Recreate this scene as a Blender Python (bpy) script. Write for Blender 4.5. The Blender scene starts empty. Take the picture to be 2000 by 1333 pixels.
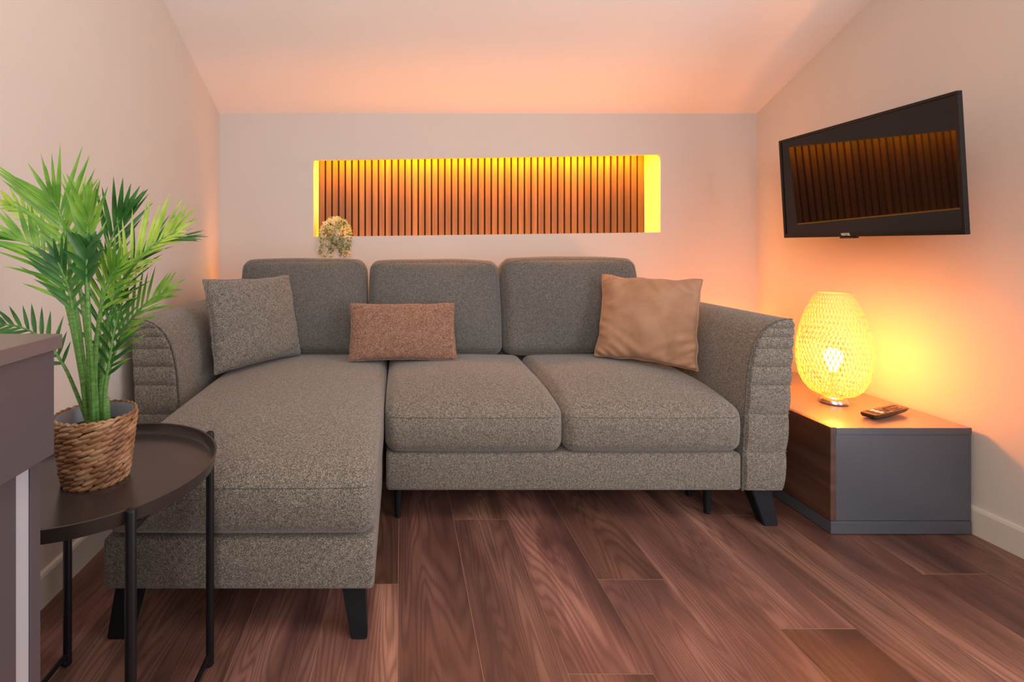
import bpy, bmesh, math, random
from mathutils import Vector, Matrix, noise
PI = math.pi
random.seed(7)

# ------------------------------------------------------------------ camera
S = bpy.context.scene
C = S.collection
F = 950.0; CX, CY = 784.0, 478.0; EYE = 0.96
cam_d = bpy.data.cameras.new('camera'); cam = bpy.data.objects.new('camera', cam_d); C.objects.link(cam)
cam.location = (0, 0, EYE); cam.rotation_euler = (PI/2, 0, 0)
cam_d.sensor_width = 36; cam_d.lens = 36*F/2000
cam_d.shift_x = (1000-CX)/2000; cam_d.shift_y = (CY-666.5)/2000
cam_d.clip_start = 0.02
S.camera = cam
S.view_settings.view_transform = 'Standard'; S.view_settings.look = 'None'
S.view_settings.gamma = 1; S.view_settings.use_curve_mapping = False
S.view_settings.exposure = 0.0

# ------------------------------------------------------------------ world + lights
w = bpy.data.worlds.new('world'); S.world = w; w.use_nodes = True
bg = w.node_tree.nodes['Background']
bg.inputs[0].default_value = (1.0, 0.93, 0.92, 1); bg.inputs[1].default_value = 0.52

def area(name, loc, rot, sx, sy, power, col, spread=PI):
    l = bpy.data.lights.new(name, 'AREA'); l.shape = 'RECTANGLE'; l.size = sx; l.size_y = sy
    l.energy = power; l.color = col; l.spread = spread
    o = bpy.data.objects.new(name, l); C.objects.link(o)
    o.location = loc; o.rotation_euler = rot
    return o
# right-wall window daylight, fill added behind the camera, unseen soft light overhead
area('window_daylight', (1.925, 0.42, 1.05), (0, PI/2, 0), 1.8, 1.45, 34, (0.90, 0.93, 1.0))
area('room_fill', (-0.25, -1.45, 1.70), (math.radians(84), 0, math.radians(-16)), 1.4, 1.4, 42, (1.0, 0.92, 0.88))
area('overhead_light', (0.15, 0.35, 2.45), (math.radians(8), 0, 0), 0.7, 0.7, 14, (1.0, 0.90, 0.84))
# LED tape hidden in the slot above the niche, LED tape behind the sofa
area('niche_led_tape', (0.45, 2.612, 1.458), (math.radians(40), 0, 0), 1.78, 0.03, 32.0, (1.0, 0.36, 0.003))
area('sofa_led_tape', (0.45, 2.520, 0.50), (PI, 0, 0), 2.74, 0.04, 9.5, (1.0, 0.26, 0.03))

# ------------------------------------------------------------------ material helpers
def mat(name, col=(0.5, 0.5, 0.5), rough=0.5, metal=0.0, spec=0.5):
    m = bpy.data.materials.new(name); m.use_nodes = True
    b = m.node_tree.nodes['Principled BSDF']
    b.inputs['Base Color'].default_value = (*col, 1); b.inputs['Roughness'].default_value = rough
    b.inputs['Metallic'].default_value = metal; b.inputs['Specular IOR Level'].default_value = spec
    return m
def N(m, kind, **kw):
    n = m.node_tree.nodes.new(kind)
    for k, v in kw.items():
        if hasattr(n, k): setattr(n, k, v)
    return n
def L(m, a, b): m.node_tree.links.new(a, b)
def BS(m): return m.node_tree.nodes['Principled BSDF']
def coords(m, scale, kind='Object', rot=(0, 0, 0)):
    tc = N(m, 'ShaderNodeTexCoord'); mp = N(m, 'ShaderNodeMapping')
    mp.inputs['Scale'].default_value = scale; mp.inputs['Rotation'].default_value = rot
    L(m, tc.outputs[kind], mp.inputs[0]); return mp.outputs[0]
def noise_tex(m, vec, scale, detail=2, rough=0.5, dist=0.0):
    n = N(m, 'ShaderNodeTexNoise'); n.inputs['Scale'].default_value = scale
    n.inputs['Detail'].default_value = detail; n.inputs['Roughness'].default_value = rough
    n.inputs['Distortion'].default_value = dist
    L(m, vec, n.inputs['Vector']); return n.outputs[0]
def ramp(m, fac, stops):
    r = N(m, 'ShaderNodeValToRGB'); e = r.color_ramp.elements
    e[0].position = stops[0][0]; e[0].color = (*stops[0][1], 1)
    e[1].position = stops[-1][0]; e[1].color = (*stops[-1][1], 1)
    for p, c in stops[1:-1]:
        x = e.new(p); x.color = (*c, 1)
    L(m, fac, r.inputs[0]); return r.outputs[0]
def math_n(m, op, a, b=None):
    n = N(m, 'ShaderNodeMath'); n.operation = op
    for i, v in enumerate((a, b)):
        if v is None: continue
        if isinstance(v, (int, float)): n.inputs[i].default_value = v
        else: L(m, v, n.inputs[i])
    return n.outputs[0]
def mixc(m, fac, a, b, blend='MIX'):
    n = N(m, 'ShaderNodeMix'); n.data_type = 'RGBA'; n.blend_type = blend
    for idx, v in ((0, fac), (6, a), (7, b)):
        if isinstance(v, (int, float)): n.inputs[idx].default_value = v
        elif isinstance(v, tuple): n.inputs[idx].default_value = (*v, 1)
        else: L(m, v, n.inputs[idx])
    return n.outputs[2]
def bump(m, h, strength, dist):
    b = N(m, 'ShaderNodeBump'); b.inputs['Strength'].default_value = strength; b.inputs['Distance'].default_value = dist
    L(m, h, b.inputs['Height']); L(m, b.outputs[0], BS(m).inputs['Normal'])

def wall_mat(name, col):
    m = mat(name, col, 0.75, spec=0.25)
    v = coords(m, (1, 1, 1))
    n1 = noise_tex(m, v, 2.2, 3)
    c = mixc(m, n1, tuple(x*0.965 for x in col), tuple(min(1, x*1.035) for x in col))
    L(m, c, BS(m).inputs['Base Color'])
    bump(m, noise_tex(m, v, 260, 2), 0.12, 0.0006)
    return m
M = {}
M['wall'] = wall_mat('wall_paint', (0.60, 0.525, 0.465))
M['wall_back'] = wall_mat('back_wall_paint', (0.56, 0.50, 0.455))
M['ceiling'] = wall_mat('ceiling_paint', (0.80, 0.74, 0.70))
M['reveal'] = wall_mat('niche_paint', (0.78, 0.75, 0.60))
M['skirting'] = mat('skirting_paint', (0.60, 0.53, 0.44), 0.45)
M['grout'] = mat('plank_gap', (0.42, 0.24, 0.15), 0.6)

def fabric(name, dark, mid, light, scale=480.0, bs=0.5):
    m = mat(name, mid, 0.92, spec=0.12)
    v = coords(m, (1.0, 1.0, 1.35), rot=(0.3, 0.2, 0.5))
    n1 = noise_tex(m, v, scale, 1.0, 0.6)
    v2 = coords(m, (1, 1, 1))
    n2 = noise_tex(m, v2, scale*0.28, 2, 0.6)
    n3 = noise_tex(m, v2, 5, 2)
    a = math_n(m, 'ADD', math_n(m, 'MULTIPLY', n1, 0.78), math_n(m, 'MULTIPLY', n2, 0.22))
    c = ramp(m, a, [(0.36, dark), (0.50, mid), (0.64, light)])
    c = mixc(m, n3, mixc(m, 0.10, c, dark), c)
    L(m, c, BS(m).inputs['Base Color'])
    BS(m).inputs['Sheen Weight'].default_value = 0.25
    BS(m).inputs['Sheen Roughness'].default_value = 0.5
    bump(m, a, bs, 0.0025)
    return m
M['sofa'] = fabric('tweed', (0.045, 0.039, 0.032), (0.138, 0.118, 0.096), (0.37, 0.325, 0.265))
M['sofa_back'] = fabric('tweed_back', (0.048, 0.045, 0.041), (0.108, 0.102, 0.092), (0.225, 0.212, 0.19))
M['piping'] = fabric('piping_cloth', (0.03, 0.026, 0.022), (0.09, 0.08, 0.07), (0.2, 0.18, 0.15))
def herring(name, dark, mid, light):
    m = fabric(name, dark, mid, light, 300)
    v = coords(m, (1, 1, 1), 'UV')
    sx = N(m, 'ShaderNodeSeparateXYZ'); L(m, v, sx.inputs[0])
    # zigzag rows
    tri = math_n(m, 'PINGPONG', sx.outputs[0], 0.012)
    ph = math_n(m, 'ADD', sx.outputs[1], tri)
    s = math_n(m, 'SINE', math_n(m, 'MULTIPLY', ph, 2*PI/0.0066))
    s = math_n(m, 'ADD', math_n(m, 'MULTIPLY', s, 0.5), 0.5)
    old = BS(m).inputs['Base Color'].links[0].from_socket
    c = mixc(m, math_n(m, 'MULTIPLY', s, 0.55), old, dark)
    L(m, c, BS(m).inputs['Base Color'])
    return m
M['grey_pillow'] = herring('grey_herringbone', (0.06, 0.052, 0.044), (0.21, 0.19, 0.165), (0.42, 0.39, 0.34))
M['brown_pillow'] = herring('brown_herringbone', (0.10, 0.048, 0.03), (0.28, 0.15, 0.10), (0.50, 0.31, 0.22))
m = mat('tan_velvet', (0.42, 0.26, 0.17), 0.7, spec=0.2); M['velvet'] = m
BS(m).inputs['Sheen Weight'].default_value = 0.4; BS(m).inputs['Sheen Roughness'].default_value = 0.35
v = coords(m, (1, 1, 1)); n = noise_tex(m, v, 9, 3, 0.55, 1.2)
L(m, ramp(m, n, [(0.30, (0.33, 0.18, 0.105)), (0.70, (0.42, 0.24, 0.145))]), BS(m).inputs['Base Color'])
bump(m, noise_tex(m, v, 30, 2, 0.5, 0.8), 0.25, 0.004)

def wood(name, dark, mid, light, rough=0.42, kind='Object', along=(14, 1.1, 14), rings=34, bump_s=0.25):
    m = mat(name, mid, rough)
    v = coords(m, along, kind)
    n1 = noise_tex(m, v, 0.55, 2.0, 0.5, 0.35)
    s = math_n(m, 'SINE', math_n(m, 'MULTIPLY', n1, rings*2))
    s = math_n(m, 'ADD', math_n(m, 'MULTIPLY', s, 0.5), 0.5)
    s = math_n(m, 'POWER', s, 1.8)
    v2 = coords(m, tuple(a*x for a, x in zip(along, (22, 4, 22))), kind)
    n2 = noise_tex(m, v2, 1.0, 3, 0.65)
    v3 = coords(m, tuple(a*x for a, x in zip(along, (0.33, 0.9, 0.33))), kind)
    n3 = noise_tex(m, v3, 1.3, 3, 0.55, 0.6)
    base = ramp(m, n3, [(0.30, dark), (0.50, mid), (0.70, light)])
    c = mixc(m, math_n(m, 'MULTIPLY', s, 0.50), base, dark)
    c = mixc(m, math_n(m, 'MULTIPLY', math_n(m, 'GREATER_THAN', n2, 0.55), 0.22), c, dark)
    L(m, c, BS(m).inputs['Base Color'])
    h = math_n(m, 'ADD', math_n(m, 'MULTIPLY', s, -0.5), math_n(m, 'MULTIPLY', n2, 0.6))
    bump(m, h, bump_s, 0.0008)
    return m
m = wood('floor_wood', (0.088, 0.041, 0.032), (0.230, 0.106, 0.074), (0.44, 0.220, 0.145), 0.36, 'UV', (13, 1.0, 13), 110, 0.35)
M['floor'] = m
at_ = N(m, 'ShaderNodeVertexColor'); at_.layer_name = 'plank_tone'
BS(m).inputs['Roughness'].default_value = 0.42; BS(m).inputs['Specular IOR Level'].default_value = 0.36
old = BS(m).inputs['Base Color'].links[0].from_socket
L(m, mixc(m, 1.0, old, at_.outputs[0], 'MULTIPLY'), BS(m).inputs['Base Color'])
M['slat'] = wood('slat_wood', (0.085, 0.036, 0.014), (0.155, 0.07, 0.030), (0.21, 0.10, 0.042), 0.5, 'Object', (30, 30, 1.5), 8, 0.1)
M['slat_felt'] = mat('slat_backing_felt', (0.02, 0.014, 0.01), 0.95)
M['walnut'] = wood('walnut_door', (0.035, 0.014, 0.009), (0.085, 0.036, 0.022), (0.135, 0.063, 0.040), 0.45, 'Object', (4, 1.6, 13), 22, 0.15)
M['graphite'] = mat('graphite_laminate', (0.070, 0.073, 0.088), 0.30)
M['lamplit_top'] = mat('graphite_lamplit_top', (0.33, 0.25, 0.20), 0.24, 0.30); BS(M['lamplit_top']).inputs['IOR'].default_value = 1.9  # graphite top lightened and warmed: lamp glow put into its colour
M['counter'] = mat('taupe_laminate', (0.082, 0.064, 0.070), 0.42)
M['counter_top'] = mat('counter_top_laminate', (0.14, 0.10, 0.095), 0.35)
M['alu'] = mat('brushed_aluminium', (0.75, 0.78, 0.85), 0.35, 0.6)
M['black_metal'] = mat('black_powder_coat', (0.007, 0.006, 0.007), 0.42, spec=0.3)
M['tray'] = mat('tray_black_coat', (0.035, 0.026, 0.023), 0.24)
M['black_wood'] = mat('black_leg_paint', (0.008, 0.009, 0.012), 0.55, spec=0.25)
M['tv_frame'] = mat('tv_gloss_frame', (0.006, 0.005, 0.005), 0.25, spec=0.3)
M['tv_screen'] = mat('tv_glass', (0.006, 0.004, 0.004), 0.03, spec=0.34)
M['tv_logo'] = mat('tv_letters', (0.8, 0.78, 0.75), 0.4)
M['tv_back'] = mat('tv_back_plastic', (0.015, 0.014, 0.014), 0.5)
M['remote'] = mat('remote_plastic', (0.014, 0.010, 0.009), 0.3)
M['rubber_light'] = mat('remote_white_key', (0.8, 0.75, 0.7), 0.5)
M['rubber_dark'] = mat('remote_grey_key', (0.10, 0.08, 0.075), 0.5)
M['rubber_red'] = mat('remote_red_key', (0.6, 0.06, 0.03), 0.5)
M['chrome'] = mat('satin_nickel', (0.72, 0.66, 0.63), 0.26, 1.0)
m = mat('bamboo', (0.82, 0.70, 0.42), 0.55); M['bamboo'] = m
tr = N(m, 'ShaderNodeBsdfTranslucent'); tr.inputs[0].default_value = (1.0, 0.93, 0.58, 1)
mx = N(m, 'ShaderNodeMixShader'); mx.inputs[0].default_value = 0.45
L(m, BS(m).outputs[0], mx.inputs[1]); L(m, tr.outputs[0], mx.inputs[2])
L(m, mx.outputs[0], m.node_tree.nodes['Material Output'].inputs[0])
m = mat('bulb_glow', (1, 0.9, 0.7)); M['bulb'] = m
BS(m).inputs['Emission Color'].default_value = (1.0, 0.27, 0.03, 1); BS(m).inputs['Emission Strength'].default_value = 450
m = mat('hyacinth', (0.36, 0.17, 0.07), 0.6); M['hyacinth'] = m
v = coords(m, (1, 1, 1)); n = noise_tex(m, v, 28, 3); n2 = noise_tex(m, coords(m, (180, 180, 700)), 1, 2)
c = ramp(m, n, [(0.34, (0.20, 0.085, 0.035)), (0.52, (0.40, 0.19, 0.08)), (0.68, (0.55, 0.33, 0.18))])
L(m, mixc(m, math_n(m, 'MULTIPLY', n2, 0.5), c, (0.10, 0.045, 0.02)), BS(m).inputs['Base Color'])
bump(m, n2, 0.4, 0.001)
M['hyacinth_dark'] = mat('hyacinth_gap', (0.05, 0.022, 0.010), 0.9)
M['liner'] = mat('grey_plastic_liner', (0.20, 0.22, 0.26), 0.35)
M['soil'] = mat('potting_soil', (0.010, 0.008, 0.008), 1.0)
def leaf(name, a, b, trans=0.3):
    m = mat(name, a, 0.38, spec=0.4)
    v = coords(m, (1, 1, 1)); n = noise_tex(m, v, 22, 2)
    c = ramp(m, n, [(0.35, a), (0.65, b)]); L(m, c, BS(m).inputs['Base Color'])
    tr = N(m, 'ShaderNodeBsdfTranslucent'); L(m, c, tr.inputs[0])
    mx = N(m, 'ShaderNodeMixShader'); mx.inputs[0].default_value = trans
    L(m, BS(m).outputs[0], mx.inputs[1]); L(m, tr.outputs[0], mx.inputs[2])
    L(m, mx.outputs[0], m.node_tree.nodes['Material Output'].inputs[0]); return m
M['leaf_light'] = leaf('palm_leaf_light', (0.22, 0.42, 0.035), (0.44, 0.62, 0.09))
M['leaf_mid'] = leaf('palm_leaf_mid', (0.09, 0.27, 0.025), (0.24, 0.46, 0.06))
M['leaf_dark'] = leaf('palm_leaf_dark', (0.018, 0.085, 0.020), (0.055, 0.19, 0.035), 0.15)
m = mat('palm_stalk', (0.16, 0.33, 0.06), 0.45); M['stalk'] = m
n = noise_tex(m, coords(m, (60, 60, 260)), 1, 1)
L(m, ramp(m, n, [(0.30, (0.07, 0.20, 0.04)), (0.75, (0.17, 0.33, 0.075))]), BS(m).inputs['Base Color'])
M['ivy'] = leaf('variegated_leaf', (0.42, 0.42, 0.17), (0.78, 0.70, 0.42), 0.2)
M['ivy_dark'] = leaf('variegated_leaf_green', (0.07, 0.13, 0.06), (0.30, 0.34, 0.2), 0.15)
M['white_pot'] = mat('white_ceramic', (0.7, 0.66, 0.6), 0.3)

# ------------------------------------------------------------------ object helpers
def obj(name, bm, m, parent=None, smooth=True, loc=None):
    me = bpy.data.meshes.new(name); bm.to_mesh(me); bm.free()
    for x in (m if isinstance(m, (list, tuple)) else [m]): me.materials.append(x)
    if smooth:
        for p in me.polygons: p.use_smooth = True
        try: me.set_sharp_from_angle(angle=math.radians(38))
        except Exception: pass
    o = bpy.data.objects.new(name, me); C.objects.link(o)
    if parent:
        o.parent = parent
        o.matrix_parent_inverse = root_inv(parent)
    return o
def root_inv(p):
    M_ = Matrix.Identity(4); q = p
    chain = []
    while q: chain.append(q); q = q.parent
    for q in reversed(chain):
        M_ = M_ @ q.matrix_parent_inverse @ Matrix.LocRotScale(q.location, q.rotation_euler, q.scale)
    return M_.inverted()
def thing(name, label, cat, loc=(0, 0, 0), group=None):
    o = bpy.data.objects.new(name, None); C.objects.link(o); o.location = loc
    o.empty_display_size = 0.05
    o['label'] = label; o['category'] = cat
    if group: o['group'] = group
    return o
def tag(o, label, cat, group=None):
    o['label'] = label; o['category'] = cat
    if group: o['group'] = group
    return o
def struct(name, bm, m, smooth=False):
    o = obj(name, bm, m, None, smooth); o['kind'] = 'structure'; return o
def at(px, py, Y): return Vector(((px-CX)*Y/F, Y, EYE-(py-CY)*Y/F))   # a measured direction and a distance give a point
def quad(bm, pts, mi=0):
    f = bm.faces.new([bm.verts.new(p) for p in pts]); f.material_index = mi; return f
def box(bm, x0, x1, y0, y1, z0, z1, bev=0.0, mi=0, seg=2):
    t = bmesh.new(); bmesh.ops.create_cube(t, size=1)
    for v in t.verts:
        v.co = Vector(((x0+x1)/2+v.co.x*(x1-x0), (y0+y1)/2+v.co.y*(y1-y0), (z0+z1)/2+v.co.z*(z1-z0)))
    if bev: bmesh.ops.bevel(t, geom=list(t.edges), offset=bev, segments=seg, affect='EDGES', profile=0.5)
    join(bm, t, mi)
def join(bm, t, mi=None, mtx=None):
    vm = {}
    for v in t.verts: vm[v] = bm.verts.new(mtx @ v.co if mtx else v.co)
    for f in t.faces:
        try: g = bm.faces.new([vm[v] for v in f.verts])
        except ValueError: continue
        g.material_index = f.material_index if mi is None else mi
    t.free()
def tube(bm, pts, r, n=8, mi=0, cap=True):
    pts = [Vector(p) for p in pts]; rs = r if isinstance(r, (list, tuple)) else [r]*len(pts)
    up = Vector((0, 0, 1)); rings = []; prev = None
    for i, p in enumerate(pts):
        d = (pts[min(i+1, len(pts)-1)]-pts[max(i-1, 0)]).normalized()
        if prev is None:
            a = d.cross(up)
            if a.length < 1e-3: a = d.cross(Vector((1, 0, 0)))
            a.normalize()
        else:
            a = (prev-d*prev.dot(d)).normalized()
        b = d.cross(a); prev = a
        rings.append([bm.verts.new(p+(a*math.cos(2*PI*k/n)+b*math.sin(2*PI*k/n))*rs[i]) for k in range(n)])
    for A, B in zip(rings, rings[1:]):
        for k in range(n):
            f = bm.faces.new((A[k], A[(k+1) % n], B[(k+1) % n], B[k])); f.material_index = mi
    if cap:
        bm.faces.new(rings[0][::-1]).material_index = mi; bm.faces.new(rings[-1]).material_index = mi
def lathe(bm, prof, cx, cy, n=48, mi=0):
    rings = []
    for r, z in prof:
        if r < 1e-5: rings.append([bm.verts.new((cx, cy, z))])
        else: rings.append([bm.verts.new((cx+r*math.cos(2*PI*k/n), cy+r*math.sin(2*PI*k/n), z)) for k in range(n)])
    for A, B in zip(rings, rings[1:]):
        for k in range(n):
            a, b, c_, d = A[k % len(A)], A[(k+1) % len(A)], B[(k+1) % len(B)], B[k % len(B)]
            vs = []
            for v in (a, b, c_, d):
                if v not in vs: vs.append(v)
            if len(vs) > 2: bm.faces.new(vs).material_index = mi
def spline(pts, n):
    pts = [Vector(p) for p in pts]; P = [2*pts[0]-pts[1]]+pts+[2*pts[-1]-pts[-2]]; out = []
    segs = len(pts)-1
    for i in range(n):
        t = i/(n-1)*segs; k = min(int(t), segs-1); u = t-k
        a, b, c_, d = P[k:k+4]
        out.append(0.5*((2*b)+(-a+c_)*u+(2*a-5*b+4*c_-d)*u*u+(-a+3*b-3*c_+d)*u**3))
    return out

# soft rounded box: cube grid -> rounded box -> bulge -> optional warp
def soft_pt(u, v, w_, hx, hy, hz, r, bul):
    p = Vector((u*hx, v*hy, w_*hz))
    q = Vector((max(-(hx-r), min(hx-r, p.x)), max(-(hy-r), min(hy-r, p.y)), max(-(hz-r), min(hz-r, p.z))))
    d = p-q
    if d.length > 1e-9: p = q+d.normalized()*r
    cu, cv, cw = math.cos(u*PI/2)**0.8 if abs(u) < 1 else 0, math.cos(v*PI/2)**0.8 if abs(v) < 1 else 0, math.cos(w_*PI/2)**0.8 if abs(w_) < 1 else 0
    p.x += bul[0]*u*cv*cw; p.y += bul[1]*v*cu*cw; p.z += bul[2]*w_*cu*cv
    return p
def soft_box(hx, hy, hz, r, bul=(0, 0, 0), n=28, warp=None):
    bm = bmesh.new(); cache = {}
    def vert(u, v, w_):
        k = (round(u, 5), round(v, 5), round(w_, 5))
        if k not in cache:
            p = soft_pt(u, v, w_, hx, hy, hz, r, bul)
            if warp: p = warp(p, u, v, w_)
            cache[k] = bm.verts.new(p)
        return cache[k]
    # denser near the edges
    g = [math.sin((i/n*2-1)*PI/2)*0.55+(i/n*2-1)*0.45 for i in range(n+1)]
    for ax in range(3):
        for s in (-1, 1):
            for i in range(n):
                for j in range(n):
                    c4 = [(g[i], g[j]), (g[i+1], g[j]), (g[i+1], g[j+1]), (g[i], g[j+1])]
                    vs = []
                    for a, b in c4:
                        t = [0, 0, 0]; t[ax] = s; t[(ax+1) % 3] = a; t[(ax+2) % 3] = b
                        vs.append(vert(*t))
                    if s < 0: vs.reverse()
                    try: bm.faces.new(vs)
                    except ValueError: pass
    return bm
def xform(bm, mtx):
    for v in bm.verts: v.co = mtx @ v.co
    return bm

# ------------------------------------------------------------------ room shell
XL, XRB, XRF, YB, YF = -0.958, 1.869, 1.906, 2.56, -1.6     # left wall, right wall at back / at Y = 1.6
def xr(y): return XRB+(YB-y)*(XRF-XRB)/(YB-1.6)
def ceil_z(y): return min(1.650+0.49*(YB-y), 2.72)
# floor planks: each its own length of wood, light bevelled gaps between
PW = 0.1907; X0 = -0.008
bm = bmesh.new(); uvl = bm.loops.layers.uv.new('UVMap'); vc = bm.loops.layers.color.new('plank_tone')
seams = {-1: 1.3756, 1: 1.698, 2: 1.088, 3: 1.3945, 5: 1.216, 6: 1.724, 8: 1.418, 0: 0.62, 4: 0.85, 7: 0.55, 9: 1.95, -2: 0.75, -3: 1.55, -4: 1.02, -5: 0.8}
PL = 1.28
for k in range(-6, 12):
    x0 = X0+k*PW; x1 = x0+PW-0.0017
    s0 = seams.get(k, 0.9); y = s0-PL*4
    rr = random.Random(k*31+5)
    while y < 2.75:
        a, b = max(y, -1.7), min(y+PL-0.0022, 2.75)
        if b > a:
            xa, xb = max(x0, XL-0.02), min(x1, 1.99)
            if xb > xa:
                f = quad(bm, [(xa, a, 0), (xb, a, 0), (xb, b, 0), (xa, b, 0)])
                ou, ov = rr.uniform(0, 60), rr.uniform(0, 60)
                t = rr.uniform(0.82, 1.16); tint = (t*1.0, t*rr.uniform(0.97, 1.01), t*rr.uniform(0.97, 1.04), 1)
                for lp in f.loops:
                    lp[uvl].uv = (lp.vert.co.x+ou, lp.vert.co.y+ov); lp[vc] = tuple(min(1.0, c*0.86) for c in tint)
        y += PL
quad(bm, [(XL-0.05, -1.7, -0.0012), (2.02, -1.7, -0.0012), (2.02, 2.78, -0.0012), (XL-0.05, 2.78, -0.0012)], 1)
box(bm, XL-0.05, 2.02, -1.7, 2.78, -0.06, -0.0015, mi=1)
struct('floor', bm, [M['floor'], M['grout']])

# walls follow the pitched ceiling
def side_wall(name, x0, x1, xo0, xo1, m):
    ys = [YF, (1.650+0.49*YB-2.72)/0.49, YB]
    bm = bmesh.new()
    def X(y): return x0+(x1-x0)*(y-1.6)/(YB-1.6)
    inner = [Vector((X(YF), YF, 0)), Vector((X(YB), YB, 0)), Vector((X(YB), YB, ceil_z(YB))), Vector((X(ys[1]), ys[1], 2.72)), Vector((X(YF), YF, 2.72))]
    off = Vector((xo0, 0, 0))
    a = [bm.verts.new(p) for p in inner]; b = [bm.verts.new(p+off) for p in inner]
    bm.faces.new(a); bm.faces.new(b[::-1])
    for i in range(5): bm.faces.new((a[i], b[i], b[(i+1) % 5], a[(i+1) % 5]))
    bmesh.ops.recalc_face_normals(bm, faces=bm.faces[:])
    return struct(name, bm, m)
side_wall('wall_left', XL, XL, -0.1, 0, M['wall'])
side_wall('wall_right', XRF, XRB, 0.1, 0, M['wall'])
# ceiling: the pitch, then the flat part above the photographer
bm = bmesh.new(); yk = (1.650+0.49*YB-2.72)/0.49
pts = [(YB+0.25, 1.650-0.49*0.25), (yk, 2.72), (YF, 2.72)]
lo = [[bm.verts.new((x, y, z)) for y, z in pts] for x in (XL-0.1, 2.08)]
hi = [[bm.verts.new((x, y, z+0.12)) for y, z in pts] for x in (XL-0.1, 2.08)]
for i in range(2):
    bm.faces.new((lo[0][i], lo[1][i], lo[1][i+1], lo[0][i+1])); bm.faces.new((hi[0][i], hi[0][i+1], hi[1][i+1], hi[1][i]))
    for s in (0, 1): bm.faces.new((lo[s][i], lo[s][i+1], hi[s][i+1], hi[s][i]))
for i in (0, 2): bm.faces.new((lo[0][i], hi[0][i], hi[1][i], lo[1][i]))
bmesh.ops.recalc_face_normals(bm, faces=bm.faces[:])
struct('ceiling', bm, M['ceiling'])

# back wall with the long niche
NX0, NX1 = -0.463, 1.3636; NB = (1.001, 1.0245); NT = (1.4045, 1.434); ND = 2.742; UP = 0.055
bm = bmesh.new()
A = [(XL-0.05, YB, 0), (XRB+0.05, YB, 0), (XRB+0.05, YB, 1.655), (XL-0.05, YB, 1.655)]
B = [(NX0, YB, NB[0]), (NX1, YB, NB[1]), (NX1, YB, NT[1]), (NX0, YB, NT[0])]
Av = [bm.verts.new(p) for p in A]; Bv = [bm.verts.new(p) for p in B]
for i in range(4): bm.faces.new((Av[i], Av[(i+1) % 4], Bv[(i+1) % 4], Bv[i]))
lip = 0.025
def q(p, mi=1): quad(bm, p, mi)
q([(NX0, YB, NB[0]), (NX1, YB, NB[1]), (NX1, ND, NB[1]), (NX0, ND, NB[0])])                # ledge
q([(NX0, YB, NT[0]), (NX1, YB, NT[1]), (NX1, YB+lip, NT[1]), (NX0, YB+lip, NT[0])])       # lip underside
q([(NX0, YB+lip, NT[0]), (NX1, YB+lip, NT[1]), (NX1, YB+lip, NT[1]+UP), (NX0, YB+lip, NT[0]+UP)])
q([(NX0, YB+lip, NT[0]+UP), (NX1, YB+lip, NT[1]+UP), (NX1, ND, NT[1]+UP), (NX0, ND, NT[0]+UP)])
for x, b, t in ((NX0, NB[0], NT[0]), (NX1, NB[1], NT[1])):
    f = bm.faces.new([bm.verts.new(p) for p in ((x, YB, b), (x, ND, b), (x, ND, t+UP), (x, YB+lip, t+UP), (x, YB+lip, t), (x, YB, t))]); f.material_index = 1
q([(NX0, ND, NB[0]), (NX1, ND, NB[1]), (NX1, ND, NT[1]+UP), (NX0, ND, NT[0]+UP)])
# outer shell so that the wall has thickness
box(bm, XL-0.05, XRB+0.05, ND+0.01, ND+0.09, 0, 1.655)
bmesh.ops.remove_doubles(bm, verts=bm.verts[:], dist=1e-5)
struct('wall_back', bm, [M['wall_back'], M['reveal']])

# slatted cladding at the back of the niche
bm = bmesh.new()
def nb(x): return NB[0]+(NB[1]-NB[0])*(x-NX0)/(NX1-NX0)
def nt(x): return NT[0]+(NT[1]-NT[0])*(x-NX0)/(NX1-NX0)+0.05
ns = 49; pitch = (NX1-NX0-0.004)/ns
for i in range(ns):
    xa = NX0+0.004+i*pitch; xb = xa+pitch*0.76
    z0, z1 = nb(xb)+0.001, nt(xa)-0.002
    box(bm, xa, xb, ND-0.018, ND-0.005, z0, z1, bev=0.0012, seg=1)
t = bmesh.new(); quad(t, [(NX0+0.001, ND-0.005, nb(NX0)+0.001), (NX1-0.001, ND-0.005, nb(NX1)+0.001), (NX1-0.001, ND-0.005, nt(NX1)-0.001), (NX0+0.001, ND-0.005, nt(NX0)-0.001)])
join(bm, t, 1)
o = obj('slat_panel', bm, [M['slat'], M['slat_felt']], None, False)
tag(o, 'ribbed brown wooden slat panel lit amber inside the long wall niche', 'wall panel')

# skirting boards
def skirting(name, pts):
    bm = bmesh.new()
    (x0, y0), (x1, y1), nx = pts
    prof = [(0, 0), (0.013, 0), (0.013, 0.080), (0.010, 0.088), (0, 0.091)]
    a = [bm.verts.new((x0+nx*d, y0, z)) for d, z in prof]; b = [bm.verts.new((x1+nx*d, y1, z)) for d, z in prof]
    for i in range(5): bm.faces.new((a[i], a[(i+1) % 5], b[(i+1) % 5], b[i]))
    bm.faces.new(a[::-1]); bm.faces.new(b)
    bmesh.ops.recalc_face_normals(bm, faces=bm.faces[:])
    struct(name, bm, M['skirting'])
skirting('baseboard_left', ((XL, YF), (XL, YB), 1))
skirting('baseboard_right', ((xr(YF), YF), (xr(YB), YB), -1))
bm = bmesh.new(); box(bm, XL+0.014, XRB-0.014, YB-0.013, YB, 0, 0.09, 0.003); struct('baseboard_back', bm, M['skirting'])

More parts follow.
